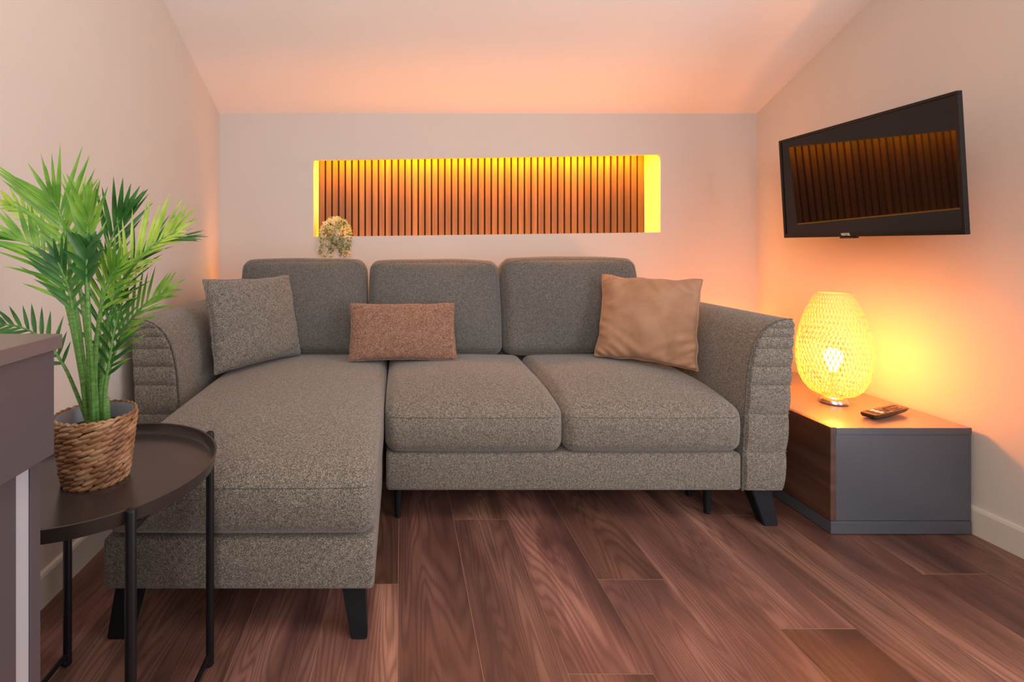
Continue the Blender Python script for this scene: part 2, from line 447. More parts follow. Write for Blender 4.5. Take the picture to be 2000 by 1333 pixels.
# ------------------------------------------------------------------ corner sofa
sofa = thing('corner_sofa', 'grey-brown tweed corner sofa with a chaise on the left and black legs', 'sofa', (0.207, 1.9, 0))
MX = 0.414                                                   # the arms mirror about X = 0.207
YA = 1.645                                                   # front of arms and seats
ZB = 0.125
inner_prof = [(1.325, 0.706), (1.300, 0.7055), (1.262, 0.695), (1.225, 0.668), (1.198, 0.625), (1.182, 0.570), (1.172, 0.50), (1.163, 0.35), (1.157, 0.22), (1.156, ZB)]
def arm_profile():
    pts = [Vector((x, 0, z)) for x, z in inner_prof]
    ip = spline(pts, 30)
    out = []
    for i in range(12):
        t = i/11; out.append(Vector((1.297+(1.333-1.297)*t**0.8, 0, ZB+(0.690-ZB)*t)))
    return ip, out
ip, op = arm_profile()
def xin(z):
    for a, b in zip(ip, ip[1:]):
        if b.z <= z <= a.z: return b.x+(a.x-b.x)*(z-b.z)/max(1e-6, a.z-b.z)
    return ip[0].x if z > ip[0].z else ip[-1].x
def xout(z): return 1.297+(1.333-1.297)*max(0, min(1, (z-ZB)/(0.690-ZB)))**0.8
rows = [ZB+0.003, 0.259, 0.387, 0.485, 0.547, 0.608, 0.648, 0.678, 0.7055]
def make_arm(mir):
    def mp(x): return MX-x if mir else x
    bm = bmesh.new()
    ring = [(p.x, p.z) for p in ip]+[(p.x, p.z) for p in op]   # closed loop seen from the front
    # rounded back end, plain front (covered by the quilted panel)
    ysteps = [(YA+0.012, 0.004), (YA+0.022, 0.0), (1.9, 0), (2.2, 0), (2.40, 0), (2.450, 0.004), (2.462, 0.02)]
    rings = []
    cxm, czm = 1.24, 0.40
    for y, ins in ysteps:
        rings.append([bm.verts.new((mp(x+(cxm-x)*ins*4), y, z+(czm-z)*ins*2)) for x, z in ring])
    for a, b in zip(rings, rings[1:]):
        n = len(a)
        for i in range(n): bm.faces.new((a[i], a[(i+1) % n], b[(i+1) % n], b[i]))
    bm.faces.new(rings[0]); bm.faces.new(rings[-1][::-1])
    bmesh.ops.recalc_face_normals(bm, faces=bm.faces[:])
    arm = obj('armrest', bm, M['sofa'], sofa)
    # quilted front panel
    bm = bmesh.new(); nu = 16; grid = []
    zs = []
    for a, b in zip(rows, rows[1:]):
        k = max(4, int((b-a)/0.012)+2)
        for i in range(k): zs.append((a+(b-a)*i/k, i/k, b-a))
    zs.append((rows[-1], 0, 0.03))
    for z, f, hgt in zs:
        puff = math.sin(PI*f)**0.55 if 0 < f < 1 else 0
        amp = 0.0075*min(1, hgt/0.07+0.35)
        a, b = xin(min(z, 0.7055)), xout(z)+0.0025*puff
        if z > 0.69: b = 1.333-(z-0.69)*0.55
        row = []
        row.append(bm.verts.new((mp(a+0.0005), YA+0.02, z)))
        for i in range(nu+1):
            u = i/nu; e = min(1, min(u, 1-u)/0.12+0.001)
            e = math.sqrt(max(0, 1-(1-e)**2))
            row.append(bm.verts.new((mp(a+(b-a)*u), YA+0.012-e*0.012-amp*puff*e**0.7, z)))
        row.append(bm.verts.new((mp(b-0.002), YA+0.045, z)))
        grid.append(row)
    for r0, r1 in zip(grid, grid[1:]):
        for i in range(len(r0)-1): bm.faces.new((r0[i], r0[i+1], r1[i+1], r1[i]))
    bm.faces.new(grid[0][::-1])
    bmesh.ops.recalc_face_normals(bm, faces=bm.faces[:])
    if True:
        me_o = obj('quilted_panel', bm, M['sofa'], arm)
        me_o['label'] = 'quilted front of the armrest with horizontal seams'
    bm = bmesh.new()
    tube(bm, [(mp(p.x), YA+0.004, p.z) for p in ip], 0.0032, 8)
    obj('piping', bm, M['piping'], arm)
    for z in rows[1:-1]:
        bm = bmesh.new(); a, b = xin(z), xout(z)
        tube(bm, [(mp(a+0.004), YA+0.004, z)]+[(mp(a+(b-a)*k/8), YA-0.0002, z) for k in range(1, 8)]+[(mp(b-0.001), YA+0.004, z)], 0.0011, 6)
        obj('seam', bm, M['piping'], arm)
make_arm(False); make_arm(True)

# base frames
bm = bmesh.new(); box(bm, -0.052, 1.152, YA, 2.44, ZB, 0.252, 0.012, seg=3); obj('seat_base', bm, M['sofa'], sofa)
bm = bmesh.new(); box(bm, -0.722, -0.066, 1.172, 2.44, ZB, 0.250, 0.012, seg=3); obj('chaise_base', bm, M['sofa'], sofa)
bm = bmesh.new(); box(bm, -0.735, 1.15, 2.33, 2.475, 0.252, 0.68, 0.03, seg=4); obj('back_frame', bm, M['sofa'], sofa)

def seam(pts, parent, r=0.0013):
    bm = bmesh.new(); tube(bm, pts, r, 6); return obj('seam', bm, M['piping'], parent)
# seat cushions: waterfall front
def seat_cushion(name, x0, x1, y0, y1, z1f, z1b, bul, fall, falld):
    hx, hy, hz = (x1-x0)/2, (y1-y0)/2, 0.095
    c = Vector(((x0+x1)/2, (y0+y1)/2, 0.252+hz))
    def warp(p, u, v, w_):
        t = (p.z+hz)/(2*hz)                                  # 0 bottom .. 1 top
        s = (v+1)/2
        top = z1f+(z1b-z1f)*s-0.252-2*hz
        p.z += t*top
        d = max(0, 1-(p.y+hy)/falld)                       # front roll
        p.z -= max(0, t-0.4)/0.6*fall*d**2.2
        p.y -= 0.012*math.sin(min(1, max(0, t))*PI)*d
        return p
    bm = soft_box(hx, hy, hz, 0.042, (0.002, 0.006, bul), 34, warp)
    xform(bm, Matrix.Translation(c))
    o = obj(name, bm, M['sofa'], sofa)
    pts = []
    for i in range(41):
        u = -0.97+1.94*i/40
        p = soft_pt(u, -1, 0.62, hx, hy, hz, 0.042, (0.002, 0.006, bul)); p = warp(p, u, -1, 0.62)+c
        p.y -= 0.0002; pts.append(p)
    seam(pts, o)
    return o
seat_cushion('seat_cushion', -0.724, -0.062, 1.166, 2.262, 0.440, 0.455, 0.022, 0.035, 0.30)
seat_cushion('seat_cushion', -0.056, 0.5465, 1.636, 2.262, 0.440, 0.455, 0.022, 0.035, 0.26)
seat_cushion('seat_cushion', 0.5485, 1.152, 1.636, 2.262, 0.440, 0.455, 0.022, 0.035, 0.26)
# back cushions, leaning on the back frame
def back_cushion(x0, x1, ztop, lean, seed, yb=2.195):
    hx, hy, hz = (x1-x0)/2, 0.078, (ztop-0.462)/2
    rr = random.Random(seed)
    def warp(p, u, v, w_):
        e = noise.noise(Vector((p.x*5+seed*9, p.z*5, p.y*3)))*0.010
        p.y += e; p.z += 0.5*e*(1 if w_ > 0 else 0)
        if w_ > 0: p.z -= 0.004*abs(u)**6*w_
        if w_ > 0.3: p.x *= 1-0.018*(w_-0.3)
        return p
    bm = soft_box(hx, hy, hz, 0.042, (0.004, 0.056, 0.010), 30, warp)
    mt = Matrix.Translation(((x0+x1)/2, yb, 0.462)) @ Matrix.Rotation(-lean, 4, 'X') @ Matrix.Translation((0, hy, hz))
    xform(bm, mt)
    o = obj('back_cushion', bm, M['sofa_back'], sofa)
    bm = bmesh.new(); pts = []
    for k in range(97):                                       # welt round the face
        a = 2*PI*k/96; n_ = 8
        u = math.copysign(abs(math.cos(a))**(2/n_), math.cos(a)); w_ = math.copysign(abs(math.sin(a))**(2/n_), math.sin(a))
        u *= 0.965; w_ *= 0.965
        p = warp(soft_pt(u, -1, w_, hx, hy, hz, 0.042, (0.004, 0.056, 0.010)), u, -1, w_)
        p.y -= 0.0005
        pts.append(mt @ p)
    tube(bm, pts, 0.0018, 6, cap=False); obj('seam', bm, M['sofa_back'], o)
back_cushion(-0.755, -0.164, 0.905, 0.20, 1)
back_cushion(-0.152, 0.462, 0.900, 0.20, 2)
back_cushion(0.470, 1.110, 0.912, 0.20, 3)

def slant_leg(top, bot, parent):
    bm = bmesh.new(); (x0, x1, y0, y1), (a0, a1, b0, b1) = top, bot
    v = [bm.verts.new(p) for p in ((x0, y0, ZB+0.002), (x1, y0, ZB+0.002), (x1, y1, ZB+0.002), (x0, y1, ZB+0.002), (a0, b0, 0.0), (a1, b0, 0.0), (a1, b1, 0.0), (a0, b1, 0.0))]
    for f in ((3, 2, 1, 0), (4, 5, 6, 7), (0, 1, 5, 4), (1, 2, 6, 5), (2, 3, 7, 6), (3, 0, 4, 7)): bm.faces.new([v[i] for i in f])
    bmesh.ops.recalc_face_normals(bm, faces=bm.faces[:])
    bmesh.ops.bevel(bm, geom=list(bm.edges), offset=0.003, segments=2, affect='EDGES')
    obj('leg', bm, M['black_wood'], parent, True)
slant_leg((-0.147, -0.090, 1.19, 1.245), (-0.122, -0.083, 1.180, 1.215), sofa)
slant_leg((-0.700, -0.640, 1.19, 1.245), (-0.716, -0.664, 1.180, 1.215), sofa)
slant_leg((1.196, 1.268, 1.665, 1.72), (1.236, 1.284, 1.655, 1.695), sofa)
slant_leg((-0.854, -0.782, 1.665, 1.72), (-0.870, -0.822, 1.655, 1.695), sofa)
slant_leg((1.196, 1.268, 2.37, 2.42), (1.236, 1.284, 2.38, 2.43), sofa)
slant_leg((-0.854, -0.782, 2.37, 2.42), (-0.870, -0.822, 2.38, 2.43), sofa)
for x, y in ((-0.0126, 1.715), (1.092, 1.738), (1.10, 1.86)):
    bm = bmesh.new(); tube(bm, [(x, y, 0), (x, y, ZB+0.002)], [0.010, 0.0145], 20)
    o = obj('leg', bm, M['black_wood'], sofa); o['label'] = 'thin round black support leg'

# ------------------------------------------------------------------ scatter cushions
def pillow(name, label, group, mtl, wd, ht, th, corners_mtx, seed, pinch=0.05, wrinkle=0.0, welt=True):
    n = 44; bm = bmesh.new(); uvl = bm.loops.layers.uv.new('UVMap')
    def P(u, v, s):
        x = wd/2*u*(1-pinch*(1-v*v)*abs(u)**1.5); y = ht/2*v*(1-pinch*(1-u*u)*abs(v)**1.5)
        e = max(0, (1-u*u))**0.50*max(0, (1-v*v))**0.50
        z = s*th/2*e**0.80
        if wrinkle:
            edge = 1-e
            z += s*wrinkle*e**0.3*noise.noise(Vector((u*2.2+seed, v*6.5*(0.6+abs(u)), s*3)))*edge*1.6
            z += s*wrinkle*0.9*e**0.5*noise.noise(Vector((u*2.0+seed*2, v*2.0, s*5)))
            r_ = wrinkle*0.5*noise.noise(Vector((u*3+seed, v*3, 4.1)))
            x += r_*abs(u)**3; y += r_*abs(v)**3
        return Vector((x, y, z))
    g = [math.sin((i/n*2-1)*PI/2)*0.5+(i/n*2-1)*0.5 for i in range(n+1)]
    vs = {}
    for s in (1, -1):
        for i, u in enumerate(g):
            for j, v in enumerate(g):
                b = i in (0, n) or j in (0, n)
                k = (i, j, 0 if b else s)
                if k not in vs: vs[k] = (bm.verts.new(P(u, v, s)), u, v)
    for s in (1, -1):
        for i in range(n):
            for j in range(n):
                ks = [(i, j), (i+1, j), (i+1, j+1), (i, j+1)]
                if s < 0: ks.reverse()
                kk = [(a, b, 0 if (a in (0, n) or b in (0, n)) else s) for a, b in ks]
                try: f = bm.faces.new([vs[q_][0] for q_ in kk])
                except ValueError: continue
                for lp, q_ in zip(f.loops, kk): lp[uvl].uv = (vs[q_][1]*wd/2+1, vs[q_][2]*ht/2+1)
    edge = [P(u, -1, 1) for u in g]+[P(1, v, 1) for v in g[1:]]+[P(u, 1, 1) for u in g[::-1][1:]]+[P(-1, v, 1) for v in g[::-1][1:]]
    loc = corners_mtx.to_translation()
    root = thing(name, label, 'cushion', loc, group)
    xform(bm, corners_mtx); obj('cover', bm, mtl, root)
    if welt:
        bm = bmesh.new(); tube(bm, [corners_mtx @ p for p in edge], 0.0028, 6, cap=False); obj('edge_seam', bm, mtl, root)
    return root
def frame(bl, br, tl, lift=0.0):
    """matrix whose x runs bl->br, y runs bl->tl, origin at the middle"""
    bl, br, tl = Vector(bl), Vector(br), Vector(tl)
    x = (br-bl); wd = x.length; x.normalize(); y = tl-bl; y -= x*y.dot(x); ht = y.length; y.normalize(); z = x.cross(y)
    c = bl+x*wd/2+y*ht/2+z*lift
    m_ = Matrix((x, y, z)).transposed().to_4x4(); m_.translation = c
    return m_, wd, ht
GR = None
mt, wd, ht = frame((-0.690, 1.82, 0.475), (-0.456, 2.165, 0.470), (-0.742, 1.885, 0.825))
pillow('throw_cushion', 'square grey herringbone cushion leaning against the left armrest', GR, M['grey_pillow'], wd+0.02, ht, 0.12, mt, 3, 0.05, 0.008)
mt, wd, ht = frame((-0.222, 2.045, 0.476), (0.236, 2.06, 0.476), (-0.222, 2.135, 0.695))
pillow('throw_cushion', 'small oblong brown herringbone cushion in the middle of the sofa', GR, M['brown_pillow'], wd, ht+0.01, 0.10, mt, 5, 0.035, 0.006)
mt, wd, ht = frame((0.845, 2.10, 0.478), (1.128, 1.87, 0.474), (0.898, 2.175, 0.825))
pillow('throw_cushion', 'square tan velvet cushion propped against the right armrest', GR, M['velvet'], wd+0.02, ht, 0.12, mt, 8, 0.06, 0.014)

# ------------------------------------------------------------------ low cabinet by the right wall
CX0, CX1, CY0, CY1, CZ = 1.416, 1.884, 1.606, 2.308, 0.355
cab = thing('low_cabinet', 'low graphite media cabinet with a dark wooden door beside the sofa', 'cabinet', (1.65, 1.95, 0))
bm = bmesh.new()
box(bm, CX0+0.020, CX1, CY0+0.002, CY1, 0.046, CZ-0.025, 0.001)
obj('body', bm, M['graphite'], cab, False)
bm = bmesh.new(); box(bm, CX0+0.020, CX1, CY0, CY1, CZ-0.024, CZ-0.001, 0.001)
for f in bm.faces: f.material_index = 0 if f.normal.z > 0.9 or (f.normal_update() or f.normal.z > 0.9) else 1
obj('top_panel', bm, [M['lamplit_top'], M['graphite']], cab, False)
bm = bmesh.new(); box(bm, CX0+0.002, CX1, CY0, CY1, 0.003, 0.0445, 0.001); obj('plinth', bm, M['graphite'], cab, False)
bm = bmesh.new(); box(bm, CX0, CX0+0.0185, CY0-0.001, CY1, 0.047, CZ+0.001, 0.0012); obj('door', bm, M['walnut'], cab, False)
for x in (CX0+0.05, CX1-0.05):
    for y in (CY0+0.05, CY1-0.05):
        bm = bmesh.new(); tube(bm, [(x, y, 0), (x, y, 0.004)], 0.012, 12); obj('foot', bm, M['black_metal'], cab)

# ------------------------------------------------------------------ bamboo lamp
LX, LY, LZ = 1.652, 1.860, CZ
lamp = thing('table_lamp', 'lit egg-shaped woven bamboo table lamp on the low cabinet', 'lamp', (LX, LY, LZ))
bm = bmesh.new(); lathe(bm, [(0, LZ+0.0005), (0.042, LZ+0.0005), (0.045, LZ+0.004), (0.044, LZ+0.012), (0.036, LZ+0.022), (0.026, LZ+0.027), (0.014, LZ+0.030), (0.009, LZ+0.034), (0.009, LZ+0.10), (0.014, LZ+0.102), (0.014, LZ+0.122), (0, LZ+0.122)], LX, LY, 48)
obj('base', bm, M['chrome'], lamp)
prof = [(0.036, 0.030), (0.060, 0.038), (0.084, 0.062), (0.101, 0.100), (0.110, 0.150), (0.112, 0.195), (0.109, 0.240), (0.100, 0.290), (0.086, 0.340), (0.068, 0.385), (0.052, 0.418)]
pr = spline([Vector((r, 0, z)) for r, z in prof], 61)
def ribbons(bm, count, tw, off, half, wob):
    for k in range(count):
        a0 = 2*PI*k/count+wob
        prev = None
        for i, p in enumerate(pr):
            t = i/(len(pr)-1); a = a0+tw*t
            r = p.x+off+0.0009*math.sin(t*count*abs(tw)*1.0/2+k*PI)
            hw = half*(0.55+0.45*p.x/0.112)/max(r, 0.02)
            z = LZ+p.z
            ring = [bm.verts.new((LX+(r+o_)*math.cos(a+s*hw), LY+(r+o_)*math.sin(a+s*hw), z)) for s, o_ in ((-1, 0), (1, 0), (1, 0.0009), (-1, 0.0009))]
            if prev:
                for j in range(4): bm.faces.new((prev[j], prev[(j+1) % 4], ring[(j+1) % 4], ring[j]))
            prev = ring
bm = bmesh.new()
ribbons(bm, 50, 1.45, 0.0, 0.0021, 0.0); ribbons(bm, 50, -1.45, 0.0011, 0.0021, 0.04)
sh = obj('lamp_shade', bm, M['bamboo'], lamp, True)
for (r, z) in ((0.052, 0.418), (0.037, 0.031)):
    bm = bmesh.new(); tube(bm, [(LX+r*math.cos(a*PI/24), LY+r*math.sin(a*PI/24), LZ+z) for a in range(49)], 0.0024, 8, cap=False)
    obj('shade_ring', bm, M['bamboo'], sh)
bm = bmesh.new(); lathe(bm, [(0.0, 0.135), (0.013, 0.136), (0.018, 0.15), (0.027, 0.17), (0.030, 0.19), (0.026, 0.208), (0.015, 0.219), (0, 0.222)], LX, LY, 20)
for v in bm.verts: v.co.z += LZ-0.012
obj('bulb', bm, M['bulb'], lamp)

# ------------------------------------------------------------------ remote control
rm = thing('remote_control', 'black remote control lying on the low cabinet beside the lamp', 'remote', (1.71, 1.715, CZ))
ca, sa = math.cos(math.radians(20)), math.sin(math.radians(20))
RM = Matrix.Translation((1.712, 1.722, CZ+0.0035)) @ Matrix.Rotation(math.radians(20), 4, 'Z') @ Matrix.Rotation(math.radians(-1.0), 4, 'Y')
bm = bmesh.new(); n = 14
sec = [(-0.100, 0.019, 0.010), (-0.098, 0.0215, 0.003), (-0.085, 0.0235, 0.0), (0, 0.024, 0.0), (0.08, 0.023, 0.002), (0.097, 0.021, 0.005), (0.100, 0.019, 0.010)]
rings = []
for x, hw, z0 in sec:
    top = 0.0165 if abs(x) < 0.099 else 0.0150
    rings.append([bm.verts.new(p) for p in ((x, -hw*0.75, z0), (x, hw*0.75, z0), (x, hw, z0+0.006 if z0 < 0.009 else 0.012), (x, hw*0.96, top), (x, -hw*0.96, top), (x, -hw, z0+0.006 if z0 < 0.009 else 0.012))])
for a, b in zip(rings, rings[1:]):
    for i in range(6): bm.faces.new((a[i], a[(i+1) % 6], b[(i+1) % 6], b[i]))
bm.faces.new(rings[0][::-1]); bm.faces.new(rings[-1])
bmesh.ops.recalc_face_normals(bm, faces=bm.faces[:])
xform(bm, RM); obj('case', bm, M['remote'], rm, False)
def key(x, y, w_, d, m_):
    bm = bmesh.new(); box(bm, x-w_/2, x+w_/2, y-d/2, y+d/2, 0.0160, 0.0185, 0.0008, seg=1); xform(bm, RM); obj('button', bm, m_, rm, False)
key(0.086, 0.012, 0.008, 0.008, M['rubber_red'])
for r_ in range(4):
    for c_ in range(3):
        key(0.066-r_*0.0135, (c_-1)*0.0125, 0.008, 0.008, M['rubber_dark'])
bm = bmesh.new(); tube(bm, [(0.002+0.011*math.cos(a*PI/12), 0.011*math.sin(a*PI/12), 0.0172) for a in range(25)], 0.0015, 6, cap=False); xform(bm, RM)
obj('navigation_ring', bm, M['rubber_dark'], rm)
for x, m_ in ((-0.028, 'rubber_dark'), (-0.042, 'rubber_light'), (-0.052, 'rubber_light'), (-0.070, 'rubber_dark')):
    for c_ in range(3): key(x, (c_-1)*0.0125, 0.006, 0.010, M[m_])

# ------------------------------------------------------------------ television on its wall arm
tv = thing('television', 'black flat television on a bracket on the right wall', 'television', (1.70, 1.82, 1.2))
TM = Matrix.Translation((1.690, 1.812, 1.206)) @ Matrix.Rotation(math.radians(-1.5), 4, 'Z') @ Matrix.Rotation(math.radians(-3.2), 4, 'Y')
W2, H2 = 0.357, 0.2165      # local: y along the width, z up, -x is the screen side
bm = bmesh.new()
bz = 0.011; bb = 0.017
for (y0, y1, z0, z1) in ((-W2, W2, H2-bz, H2), (-W2, W2, -H2, -H2+bb), (-W2, -W2+bz, -H2+bb, H2-bz), (W2-bz, W2, -H2+bb, H2-bz)):
    box(bm, -0.006, 0.010, y0, y1, z0, z1, 0.0015)
xform(bm, TM); obj('bezel', bm, M['tv_frame'], tv, False)
bm = bmesh.new(); box(bm, -0.002, 0.004, -W2+bz, W2-bz, -H2+bb, H2-bz); xform(bm, TM); obj('screen', bm, M['tv_screen'], tv, False)
bm = bmesh.new(); box(bm, 0.0105, 0.024, -W2+0.012, W2-0.012, -H2+0.012, H2-0.012, 0.006)
box(bm, 0.024, 0.058, -0.24, 0.24, -0.19, 0.06, 0.008); xform(bm, TM); obj('back_shell', bm, M['tv_back'], tv, False)
bm = bmesh.new(); box(bm, -0.010, 0.012, -0.055, 0.005, -H2-0.006, -H2, 0.002)
xform(bm, TM @ Matrix.Translation((0, 0.065, 0))); obj('sensor_bar', bm, M['tv_frame'], tv, False)
cu = bpy.data.curves.new('tmp', 'FONT'); cu.body = 'VESTEL'; cu.size = 0.0125; cu.align_x = 'CENTER'; cu.align_y = 'CENTER'; cu.extrude = 0.0003; cu.offset = 0.0003
to = bpy.data.objects.new('tmp', cu); C.objects.link(to)
dg = bpy.context.evaluated_depsgraph_get(); me = bpy.data.meshes.new_from_object(to.evaluated_get(dg)); bpy.data.objects.remove(to)
bm = bmesh.new(); bm.from_mesh(me)
R = Matrix(((0, 0, -1, -0.0065), (-1, 0, 0, 0.046), (0, 1, 0, -H2+0.009), (0, 0, 0, 1)))
xform(bm, TM @ R); obj('logo', bm, M['tv_logo'], tv, False)
bm = bmesh.new()                                              # bracket arm and wall plate
xw = xr(1.82)
box(bm, xw-0.012, xw, 1.76, 1.88, 1.12, 1.28, 0.002)
box(bm, xw-0.075, xw-0.010, 1.80, 1.84, 1.17, 1.20, 0.003)
box(bm, 1.756, 1.835, 1.76, 1.88, 1.14, 1.26, 0.003)
obj('wall_bracket', bm, M['black_metal'], tv, False)

# ------------------------------------------------------------------ counter in the left foreground
ct = thing('kitchen_counter', 'taupe counter unit cut off by the left edge of the picture', 'counter', (-0.68, 0.30, 0))
KX, KY = -0.418, 0.600
bm = bmesh.new(); box(bm, XL+0.016, KX, -0.6, KY, 0.8325, 0.850, 0.0008); obj('worktop', bm, M['counter_top'], ct, False)
bm = bmesh.new(); box(bm, XL+0.016, KX-0.003, -0.6, KY-0.010, 0.706, 0.832, 0.0008); obj('drawer_box', bm, M['counter'], ct, False)
LXF = -0.4355; YE = 0.587
bm = bmesh.new(); box(bm, XL+0.016, LXF, YE-0.016, YE, 0.0, 0.7055, 0.0006); obj('end_panel', bm, M['counter'], ct, False)
bm = bmesh.new(); box(bm, LXF-0.018, LXF-0.0015, YE-0.0365, YE-0.0165, 0.0, 0.7055, 0.0006); o = obj('edge_profile', bm, M['alu'], ct, False); o['label'] = 'pale aluminium profile between the panels'
bm = bmesh.new(); box(bm, XL+0.016, LXF, -0.6, YE-0.037, 0.06, 0.7055, 0.0006); obj('door', bm, M['counter'], ct, False)

# ------------------------------------------------------------------ tray table
TX, TY, TR = -0.601, 0.950, 0.2215
tt = thing('tray_table', 'round black metal tray side table holding the potted palm', 'side table', (TX, TY, 0))
bm = bmesh.new()
lathe(bm, [(0, 0.5035), (TR-0.004, 0.5035), (TR-0.001, 0.505), (TR, 0.508), (TR+0.003, 0.5265), (TR+0.0035, 0.529), (TR+0.0015, 0.530), (TR-0.0005, 0.5285), (TR-0.0035, 0.510), (TR-0.007, 0.5065), (0, 0.5065)], TX, TY, 96)
obj('tray', bm, M['tray'], tt)
D = 0.163
for sx in (-1, 1):
    for sy in (-1, 1):
        x, y = TX+sx*D, TY+sy*D
        bm = bmesh.new(); tube(bm, [(x, y, 0.0), (x, y, 0.002), (x, y, 0.527), (x, y, 0.531), (x, y, 0.533)], [0.0085, 0.0088, 0.0088, 0.0075, 0.004], 16); lg = obj('leg', bm, M['black_metal'], tt)
        bm = bmesh.new()
        fv = [(x-0.0, y, 0.0)]
        tube(bm, [(x, y-sy*0.003, 0.004), (x, y-sy*0.020, 0.019)], [0.0088, 0.0045], 10); obj('foot_joint', bm, M['black_metal'], lg)
    bm = bmesh.new(); tube(bm, [(TX+sx*D, TY-D+0.004, 0.024), (TX+sx*D, TY+D-0.004, 0.024)], 0.0055, 12); obj('stretcher', bm, M['black_metal'], tt)
    bm = bmesh.new(); box(bm, TX+sx*D-0.004, TX+sx*D+0.004, TY-D, TY+D, 0.492, 0.5033, 0.001); obj('tray_support', bm, M['black_metal'], tt)

# ------------------------------------------------------------------ potted palm in its basket
PX, PY, PZ = -0.592, 0.943, 0.5068
palm = thing('potted_palm', 'green potted palm in a woven basket on the black tray table', 'plant', (PX, PY, PZ))
BH = 0.125
def br_(t): return 0.052+(0.0685-0.052)*t**0.8
bm = bmesh.new(); lathe(bm, [(0, PZ), (0.050, PZ)]+[(br_(t/8)-0.0015, PZ+BH*t/8) for t in range(9)], PX, PY, 48)
bk = obj('basket', bm, M['hyacinth_dark'], palm)
bm = bmesh.new(); nr = 11; rr = random.Random(4)
def lump(bm, a, z, ln, th, tilt, R_):
    # a twist of dried stalk lying round the basket
    n1, n2 = 7, 6; prev = None
    for i in range(n1+1):
        s = i/n1*2-1; rad = th*math.sqrt(max(0.0, 1-s*s))*0.95+0.0004
        aa = a+s*ln/2/R_; zz = z+s*tilt
        c = Vector((PX+(R_)*math.cos(aa), PY+(R_)*math.sin(aa), zz)); out = Vector((math.cos(aa), math.sin(aa), 0))
        ring = [bm.verts.new(c+out*(math.cos(2*PI*k/n2)*rad*0.75)+Vector((0, 0, 1))*(math.sin(2*PI*k/n2)*rad)) for k in range(n2)]
        if prev:
            for k in range(n2): bm.faces.new((prev[k], prev[(k+1) % n2], ring[(k+1) % n2], ring[k]))
        prev = ring
for r_ in range(nr):
    t = (r_+0.5)/nr; R_ = br_(t)+0.0005; cnt = 19; z = PZ+BH*t
    for k in range(cnt):
        a = 2*PI*(k+rr.uniform(-0.12, 0.12)+r_*0.37)/cnt
        ln = 2*PI*R_/cnt*1.62
        lump(bm, a, z+rr.uniform(-0.001, 0.001), ln, 0.0058*rr.uniform(0.85, 1.12), 0.0048, R_+rr.uniform(-0.0006, 0.0008))
wv = obj('weave', bm, M['hyacinth'], bk)
bm = bmesh.new()
for k in range(60):
    a = 2*PI*k/60; lump(bm, a, PZ+BH+0.002, 0.0125, 0.0035, 0.0022*(1 if k % 2 else -1), 0.0685)
obj('rim_braid', bm, M['hyacinth'], bk)
bm = bmesh.new(); lathe(bm, [(0.066, PZ+BH+0.001), (0.0655, PZ+BH+0.002), (0.064, PZ+BH), (0.056, PZ+0.06), (0.054, PZ+0.06), (0.062, PZ+BH-0.004), (0.066, PZ+BH+0.001)], PX, PY, 48); obj('plastic_liner', bm, M['liner'], palm)
bm = bmesh.new(); lathe(bm, [(0, PZ+0.100), (0.03, PZ+0.1005), (0.0605, PZ+0.098), (0.058, PZ+0.09)], PX, PY, 40)
for v in bm.verts: v.co.z += 0.002*noise.noise(v.co*60)
obj('soil', bm, M['soil'], palm)

def blade(bm, p, d, up, ln, wd, droop, mi):
    d = d.normalized(); side = d.cross(up).normalized(); nrm = side.cross(d).normalized()
    n1 = 6; rows_ = []
    for i in range(n1+1):
        t = i/n1
        wv_ = wd*(min(1, 0.45+t*2.2) if t < 0.3 else (1-((t-0.3)/0.7)**1.7))
        c = p+d*ln*t-Vector((0, 0, 1))*droop*ln*t*t
        wv_ = max(wv_, 0.0001)
        rows_.append((bm.verts.new(c-side*wv_/2+nrm*wv_*0.16), bm.verts.new(c), bm.verts.new(c+side*wv_/2+nrm*wv_*0.16)))
    for a, b in zip(rows_, rows_[1:]):
        for k in (0, 1):
            f = bm.faces.new((a[k], a[k+1], b[k+1], b[k])); f.material_index = mi
def frond(name, pts, leafy, count, ln, wd, nrm, mtl, spread=0.95, droop=0.10, stem_r=0.0046, seed=0, asym=(1, 1), fwd=0.75):
    """pts: stalk points; leaflets from fraction `leafy` to the tip; nrm: which way the frond's face looks"""
    rr = random.Random(seed); bm = bmesh.new(); P = spline(pts, 40)
    tube(bm, P, [stem_r*(1-0.80*i/39)+0.0006 for i in range(40)], 8, 1)
    nrm = Vector(nrm).normalized(); count = max(5, int(count*0.85)); ln *= 1.08; wd *= 0.84
    for i in range(count):
        t = leafy+(1-leafy)*(i+0.3)/count
        k = min(38, int(t*39)); p = P[k].lerp(P[k+1], t*39-k); tan = (P[k+1]-P[max(0, k-1)]).normalized()
        side = tan.cross(nrm).normalized(); q_ = (i+0.5)/count
        prof = math.sin(PI*(0.16+0.74*q_))**0.7
        open_ = spread*(1-0.62*q_)
        for s, am in ((-1, asym[0]), (1, asym[1])):
            if am <= 0: continue
            d = tan*fwd+side*s*open_+nrm*rr.uniform(0.02, 0.22)
            d += Vector((rr.uniform(-1, 1), rr.uniform(-1, 1), rr.uniform(-1, 1)))*0.07
            blade(bm, p, d, nrm, ln*prof*am*rr.uniform(0.88, 1.1), wd*rr.uniform(0.85, 1.1), droop*rr.uniform(0.3, 1.4), 0)
    blade(bm, P[-2], P[-1]-P[-4], nrm, ln*0.55, wd, droop, 0)
    return obj(name, bm, [mtl, M['stalk']], palm)
Lm, Mm, Dm = M['leaf_light'], M['leaf_mid'], M['leaf_dark']
B0 = Vector((PX, PY, PZ+0.095))
def fp(lst): return [B0+Vector((lst[0][0], lst[0][1], 0))]+[at(*q_) for q_ in lst[1:]]
